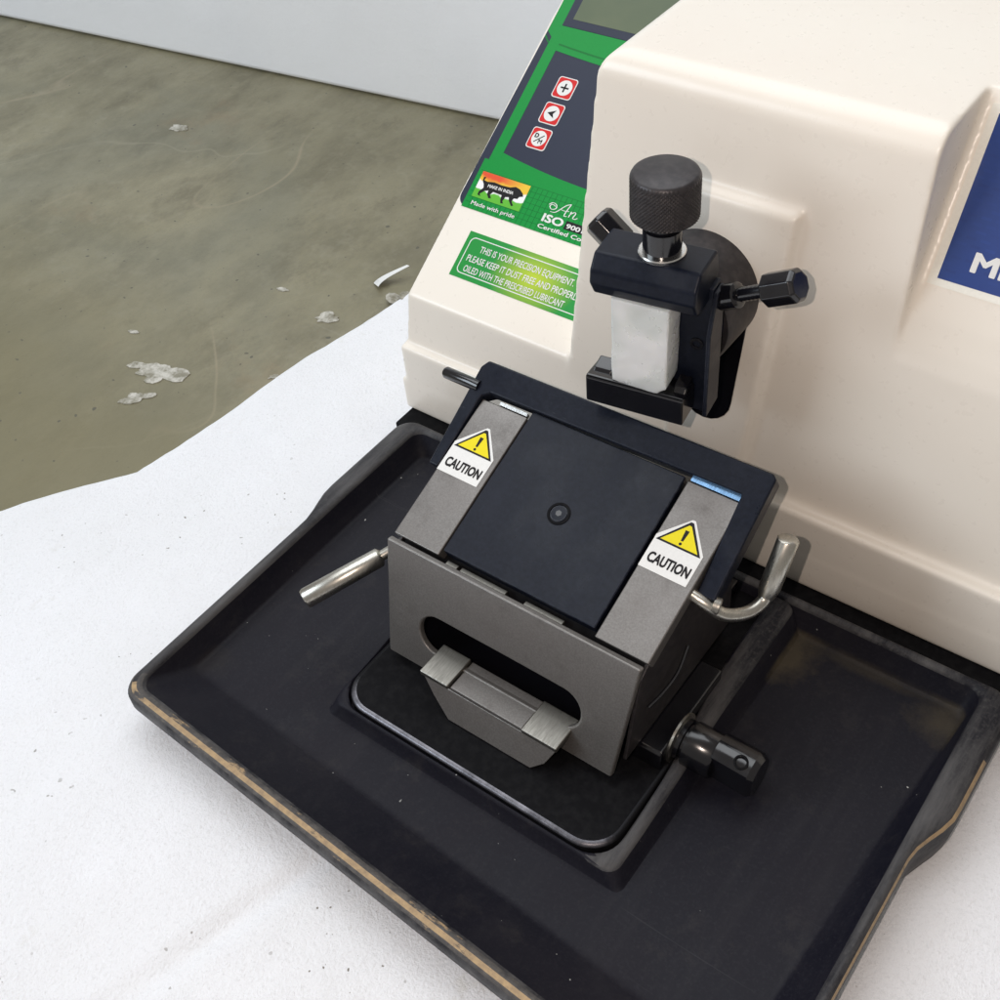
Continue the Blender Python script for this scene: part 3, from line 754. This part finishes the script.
# body
bm = bmesh.new()
yz(bm, -6.05, 6.05, [(10.0, 7.0), (10.4, 7.35), (17.0, 9.9), (17.6, 9.6), (17.6, 2.6), (12.0, 2.6), (12.0, 6.6), (10.1, 6.6)])
link_mesh('holder_body', bm, 'deep', kh, bevel=.1)
bm = bmesh.new()
yz(bm, 6.05, 6.22, [(8.9, 3.1), (10.0, 7.2), (10.4, 7.5), (16.6, 9.9), (17.2, 9.0), (17.2, 3.1)])
link_mesh('side_wall', bm, 'knurl', kh, bevel=.04)
bm = bmesh.new(); yz(bm, -6.2, -6.05, [(8.9, 3.1), (10.0, 7.2), (10.4, 7.5), (16.6, 9.9), (17.2, 9.0), (17.2, 3.1)])
link_mesh('side_wall', bm, 'knurl', kh, bevel=.04)
# cheeks
PK = Plane((0, 10.3, 8.0), (1, 0, 0), (0, 6.65, 2.55)); LK = Vector((0, 6.65, 2.55)).length
for x0, x1, LK in ((-6.25, -3.85, LK), (3.9, 6.33, LK+.28)):
    bm = bmesh.new(); prism(bm, [PK.p(x0, 0), PK.p(x1, 0), PK.p(x1, LK), PK.p(x0, LK)], [PK.p(x0, 0.1, -.7), PK.p(x1, .1, -.7), PK.p(x1, LK, -.6), PK.p(x0, LK, -.6)])
    ck = link_mesh('knife_guard_cheek', bm, 'gray', kh, bevel=.06)
    bm = bmesh.new(); prism(bm, [PK.p(x0+(.9 if x0 < 0 else .1), LK+.02, .03), PK.p(x1-.05, LK+.02, .03), PK.p(x1-.05, LK+(.16 if x0 < 0 else .3), .07), PK.p(x0+(.9 if x0 < 0 else .1), LK+(.16 if x0 < 0 else .3), .07)], [PK.p(x0+(.9 if x0 < 0 else .1), LK+.02, -.2), PK.p(x1-.05, LK+.02, -.2), PK.p(x1-.05, LK+(.16 if x0 < 0 else .3), -.2), PK.p(x0+(.9 if x0 < 0 else .1), LK+(.16 if x0 < 0 else .3), -.2)])
    link_mesh('blade_edge', bm, 'bright' if x0 < 0 else 'bluesteel', ck)
    a = x0 + .02
    s_ = lambda y: (y-10.3)*7.122/6.65
    w_ = 2.14
    stk = PK.layer('caution_sticker', [(a, s_(13.42)), (a+w_, s_(13.42)), (a+w_, s_(14.72)), (a+1.16, s_(15.85)), (a+1.02, s_(15.85)), (a, s_(14.80))], .02, 'white', ck, .02)
    def tri(cx, y0, y1, w): return [(cx-w, y0), (cx+w, y0), (cx+w*.06, y1), (cx-w*.06, y1)]
    PK.layer('triangle_outline', tri(a+1.07, s_(14.62), s_(15.75), 1.0), .026, 'ink', stk)
    PK.layer('warning_triangle', tri(a+1.07, s_(14.70), s_(15.60), .83), .032, 'yellow', stk)
    PK.layer('exclamation_mark', [[(a+1.02, s_(14.93)), (a+1.12, s_(14.93)), (a+1.16, s_(15.38)), (a+.98, s_(15.38))], arc(a+1.07, s_(14.81), .065, 0, 330, 11)], .038, 'ink', stk, .004)
    PK.text('lettering', 'CAUTION', a+.16, s_(13.72), .026, 'ink', stk, .44, 1.86, bold=.045)
# pressure plate
PP = Plane((0, 10.5, 8.2), (1, 0, 0), (0, 6.65, 2.55))
bm = bmesh.new()
lo = [(-3.72, 0), (3.78, 0), (3.78, 7.2), (-3.72, 7.2)]
prism(bm, [PP.p(u, v, 0) for u, v in lo], [PP.p(u, v, -.6) for u, v in lo])
pp = link_mesh('pressure_plate', bm, 'anod', kh, bevel=.06)
bm = bmesh.new(); lathe(bm, PP.p(-.1, 3.55, -.02), PP.N, [(0, .5), (.05, .5), (.06, .40), (.0, .38)], 32); sw = link_mesh('screw_ring', bm, 'deep', pp)
bm = bmesh.new(); lathe(bm, PP.p(-.1, 3.55, -.0), PP.N, [(0, .36), (.055, .35), (.06, .30)], 28)
link_mesh('screw_cap', bm, 'anod', sw)
bm = bmesh.new(); lathe(bm, PP.p(-.1, 3.55, .055), PP.N, [(0, .15), (.012, .14)], 6); link_mesh('hex_socket', bm, 'gloss', sw)
for u0, u1 in ((-3.5, -2.9), (-2.75, -.4), (.5, 2.4)):
    bm = bmesh.new(); box(bm, u0, u1, 10.08, 10.5, 7.35, 7.72); link_mesh('retaining_strip', bm, 'nickel', kh, bevel=.04)
# guard frame
th = R(31); FS = Vector((0, math.cos(th), math.sin(th)))
PG = Plane((0, 18.1, 11.55), (1, 0, 0), FS)
o_ = [(-7.0, -5.1), (-6.98, -.25), (-6.75, .12), (7.0, .28), (7.2, .1), (7.2, -5.2), (6.42, -5.2), (6.22, -.95), (-5.9, -1.2), (-6.25, -1.45), (-6.5, -5.1)]
bm = bmesh.new(); prism(bm, [PG.p(u, v, 0) for u, v in o_], [PG.p(u, v, -.85) for u, v in o_])
gf = link_mesh('guard_frame', bm, 'anod', kh, bevel=.09)
bm = bmesh.new(); tube(bm, [(-6.6, 17.2, 10.9), (-8.45, 17.2, 10.9), (-8.55, 17.2, 10.9)], [.27, .27, .2]); link_mesh('hinge_pin', bm, 'gloss', gf)
# levers
bm = bmesh.new()
pts = spline([(5.6, 13.6, 8.9), (6.9, 13.6, 8.55), (7.55, 13.9, 8.05), (8.1, 14.7, 7.7), (8.38, 15.5, 7.8), (8.42, 15.9, 8.4)], 8)
tube(bm, pts, .27)
lv = link_mesh('clamping_lever', bm, 'chrome', kh)
bm = bmesh.new(); tube(bm, [(8.38, 15.62, 7.8), (8.40, 15.75, 8.0), (8.42, 15.9, 8.25), (8.6, 16.68, 10.4), (8.6, 16.7, 10.46)], [.28, .36, .43, .43, .36], 24)
link_mesh('lever_grip', bm, 'chrome', lv, angle=50)
bm = bmesh.new(); lathe(bm, (7.1, 13.75, 8.5), (1, .25, -.2), [(0, .36), (.25, .36), (.3, .3)], 20); link_mesh('lever_collar', bm, 'nickel', lv)
bm = bmesh.new()
pts = spline([(-5.9, 12.2, 6.4), (-6.6, 11.9, 6.2), (-7.3, 10.9, 5.7), (-7.8, 10.1, 5.4)], 8)
tube(bm, pts, .24)
lv = link_mesh('clamping_lever', bm, 'chrome', kh)
bm = bmesh.new(); tube(bm, [(-7.55, 10.45, 5.53), (-7.62, 10.35, 5.5), (-9.55, 7.35, 4.45), (-9.6, 7.25, 4.42)], [.3, .44, .48, .42], 24)
link_mesh('lever_grip', bm, 'chrome', lv, angle=50)
# slide rail under the holder and the locking knob on its side
bm = bmesh.new(); yz(bm, 5.3, 7.2, [(9.9, .6), (9.9, 2.85), (10.05, 3.0), (14.9, 3.0), (14.9, .6)]); box(bm, -6.0, 5.2, 9.0, 20, .52, 2.55)
link_mesh('slide_rail', bm, 'gloss', kh, bevel=.08)
bm = bmesh.new(); tube(bm, spline([(6.35, 10.3, 5.2), (6.5, 11.2, 5.3), (6.55, 12.2, 5.5), (6.4, 13.2, 6.0)], 8), .06, 10)
link_mesh('spring_clip', bm, 'gloss', kh)
kx = Vector((7.2, 11.45, 2.35))
bm = bmesh.new(); lathe(bm, kx, (1, 0, 0), [(0, 1.12), (.10, 1.12), (.14, 1.0)], 40); kb = link_mesh('lock_washer', bm, 'chrome', kh)
bm = bmesh.new(); lathe(bm, kx, (1, 0, 0), [(.1, .92), (.35, .92), (.38, .80), (.5, .80), (.53, .98), (1.7, .98), (1.8, .90)], 40); link_mesh('lock_hub', bm, 'gloss', kh, angle=40)
bm = bmesh.new()
def dsec(x, r, fy):
    return [(x, max(fy, 11.5 + r*math.cos(R(a))), 2.45 + r*math.sin(R(a))) for a in range(0, 360, 15)]
va = [bm.verts.new(p) for p in dsec(8.95, .98, 10.85)]; vb = [bm.verts.new(p) for p in dsec(10.55, .98, 10.72)]; vc = [bm.verts.new(p) for p in dsec(10.8, .82, 10.8)]
for a, b in ((va, vb), (vb, vc)):
    for i in range(24): bm.faces.new((a[i], a[(i+1) % 24], b[(i+1) % 24], b[i]))
bm.faces.new(va); bm.faces.new(vc[::-1])
lh = link_mesh('lock_handle', bm, 'gloss', kh, angle=32)
bm = bmesh.new(); lathe(bm, (10.1, 11.2, 3.30), (0, -.35, .95), [(0, .30), (.14, .30), (.16, .22), (.02, .2)], 24); link_mesh('cross_hole', bm, 'deep', lh)

# ================================================================== TRAY
tr = thing('waste_tray', (1, 10, 0), 'worn black moulded tray with ochre scuffed front edge on the foam', 'tray')
def tloop(x0, x1, y0, y1, r, zf, bulge=0., n=8, skew=0.):
    pts = []
    c = [(x1-r, y0+r, -90), (x1-r, y1-r, 0), (x0+r, y1-r, 90), (x0+r, y0+r, 180)]
    arcs = [arc(cx, cy, r, a, a+90, n) for cx, cy, a in c]
    for k in range(4):
        pts += arcs[k]; a = arcs[k][-1]; b = arcs[(k+1) % 4][0]
        for i in range(1, 30): pts.append((a[0]+(b[0]-a[0])*i/30, a[1]+(b[1]-a[1])*i/30))
    out = []
    for x, y in pts:
        s = smooth(11.6, 14.4, y) if x > 0 else smooth(11.9, 14.6, y)
        xx = x + (bulge*s if x > 0 else -bulge*.75*s)
        if abs(x - x1) < 1.5 and skew: xx += skew*(y-4.5)
        yy = y - .048*(x+14.4)*(1-smooth(y0, y0+9, y))
        if x < 0: xx -= .38*min(1, (-x)/10)
        out.append((xx, yy, zf(x, y)))
    return out
zr = 2.4
def bottomz(x, y): return 1.45 - 1.43*smooth(10.6, 12.4, y)
K = lambda z: (lambda x, y: z)
rings = [tloop(-14.1, 16.8, .15, 20.55, .9, lambda x, y: bottomz(x, y)+.08, .72),
         tloop(-14.25, 16.95, -.0, 20.7, 1.0, bottomz, .75),
         tloop(-14.38, 17.02, -.12, 20.78, 1.05, lambda x, y: bottomz(x, y)*.45+.9, .78),
         tloop(-14.38, 17.02, -.12, 20.78, 1.05, K(2.12), .78),
         tloop(-14.3, 16.95, -.04, 20.7, 1.0, K(2.28), .72),
         tloop(-14.18, 16.85, .08, 20.62, .95, K(2.38), .66),
         tloop(-13.98, 16.7, .30, 20.5, .8, K(zr), .10),
         tloop(-13.8, 16.58, .52, 20.35, .7, K(2.34), 0),
         tloop(-13.72, 16.5, .66, 20.25, .65, K(2.2), 0),
         tloop(-13.36, 15.2, 3.0, 19.95, .5, K(1.0), 0, skew=.065),
         tloop(-13.26, 15.08, 3.15, 19.85, .45, K(.92), 0, skew=.065),
         tloop(-13.1, 14.9, 3.35, 19.7, .4, K(.9), 0, skew=.065)]
bm = bmesh.new(); vr = [[bm.verts.new(p) for p in r] for r in rings]; n = len(vr[0])
for k, (a, b) in enumerate(zip(vr, vr[1:])):
    for i in range(n):
        f = bm.faces.new((a[i], a[(i+1) % n], b[(i+1) % n], b[i]))
        c = f.calc_center_median()
        if k <= 7: f.material_index = 1
        if k == 5 and c.y < 1.0 and c.x > -14.3: f.material_index = 2
        if k in (4, 6) and c.y < 1.2: f.material_index = 3
        if k == 3 and c.x > 15 and 3 < c.y < 17: f.material_index = 2
fl_ = bm.faces.new(vr[-1]); 
link_mesh('tray_shell', bm, ['tray', 'rim', 'ochre', 'ochre_thin'], tr, angle=70)
# raised collar round the machine's base, rising towards the back
def izl(x, y, z0): return z0 + .55*smooth(8.5, 16.5, y)
rings = [[(x, y, .905) for x, y in rrect(-6.95, 8.45, 4.8, 20.1, .35, 8)],
         [(x, y, izl(x, y, 1.0)*.6) if False else (x, y, 1.0) for x, y in rrect(-6.9, 8.38, 4.88, 20.0, .4, 8)]]
def sub(pts, m=24):
    out = []
    for i, a in enumerate(pts):
        b = pts[(i+1) % len(pts)]; k = m if math.hypot(a[0]-b[0], a[1]-b[1]) > 3 else 1
        for j in range(k): out.append((a[0]+(b[0]-a[0])*j/k, a[1]+(b[1]-a[1])*j/k))
    return out
L = [(sub(rrect(-6.95, 8.50, 4.8, 20.3, .35, 8)), .88, 0), (sub(rrect(-6.88, 8.36, 4.88, 20.25, .45, 8)), 1.0, 0),
     (sub(rrect(-6.70, 8.05, 5.06, 20.2, .6, 8)), 1.50, 1), (sub(rrect(-6.66, 7.95, 5.1, 20.15, .7, 8)), 1.60, 1),
     (sub(rrect(-6.6, 7.62, 5.18, 20.1, 1.2, 8)), 1.66, 1), (sub(rrect(-6.54, 7.52, 5.25, 20.05, 1.3, 8)), 1.60, 1), (sub(rrect(-6.52, 7.48, 5.27, 20.0, 1.35, 8)), .3, 0)]
bm = bmesh.new(); vr = [[bm.verts.new((x - (.62*smooth(9, 17, y) if (x > 7 and j >= 4) else 0), y, z + k*.80*smooth(6.5, 14.5, y))) for x, y in pts] for j, (pts, z, k) in enumerate(L)]; n = len(vr[0])
for k, (a, b) in enumerate(zip(vr, vr[1:])):
    for i in range(n):
        f = bm.faces.new((a[i], a[(i+1) % n], b[(i+1) % n], b[i]))
        if k in (2, 3, 4) and f.calc_center_median().x > 7 : f.material_index = 1
link_mesh('tray_collar', bm, ['tray', 'rim'], tr, angle=60)
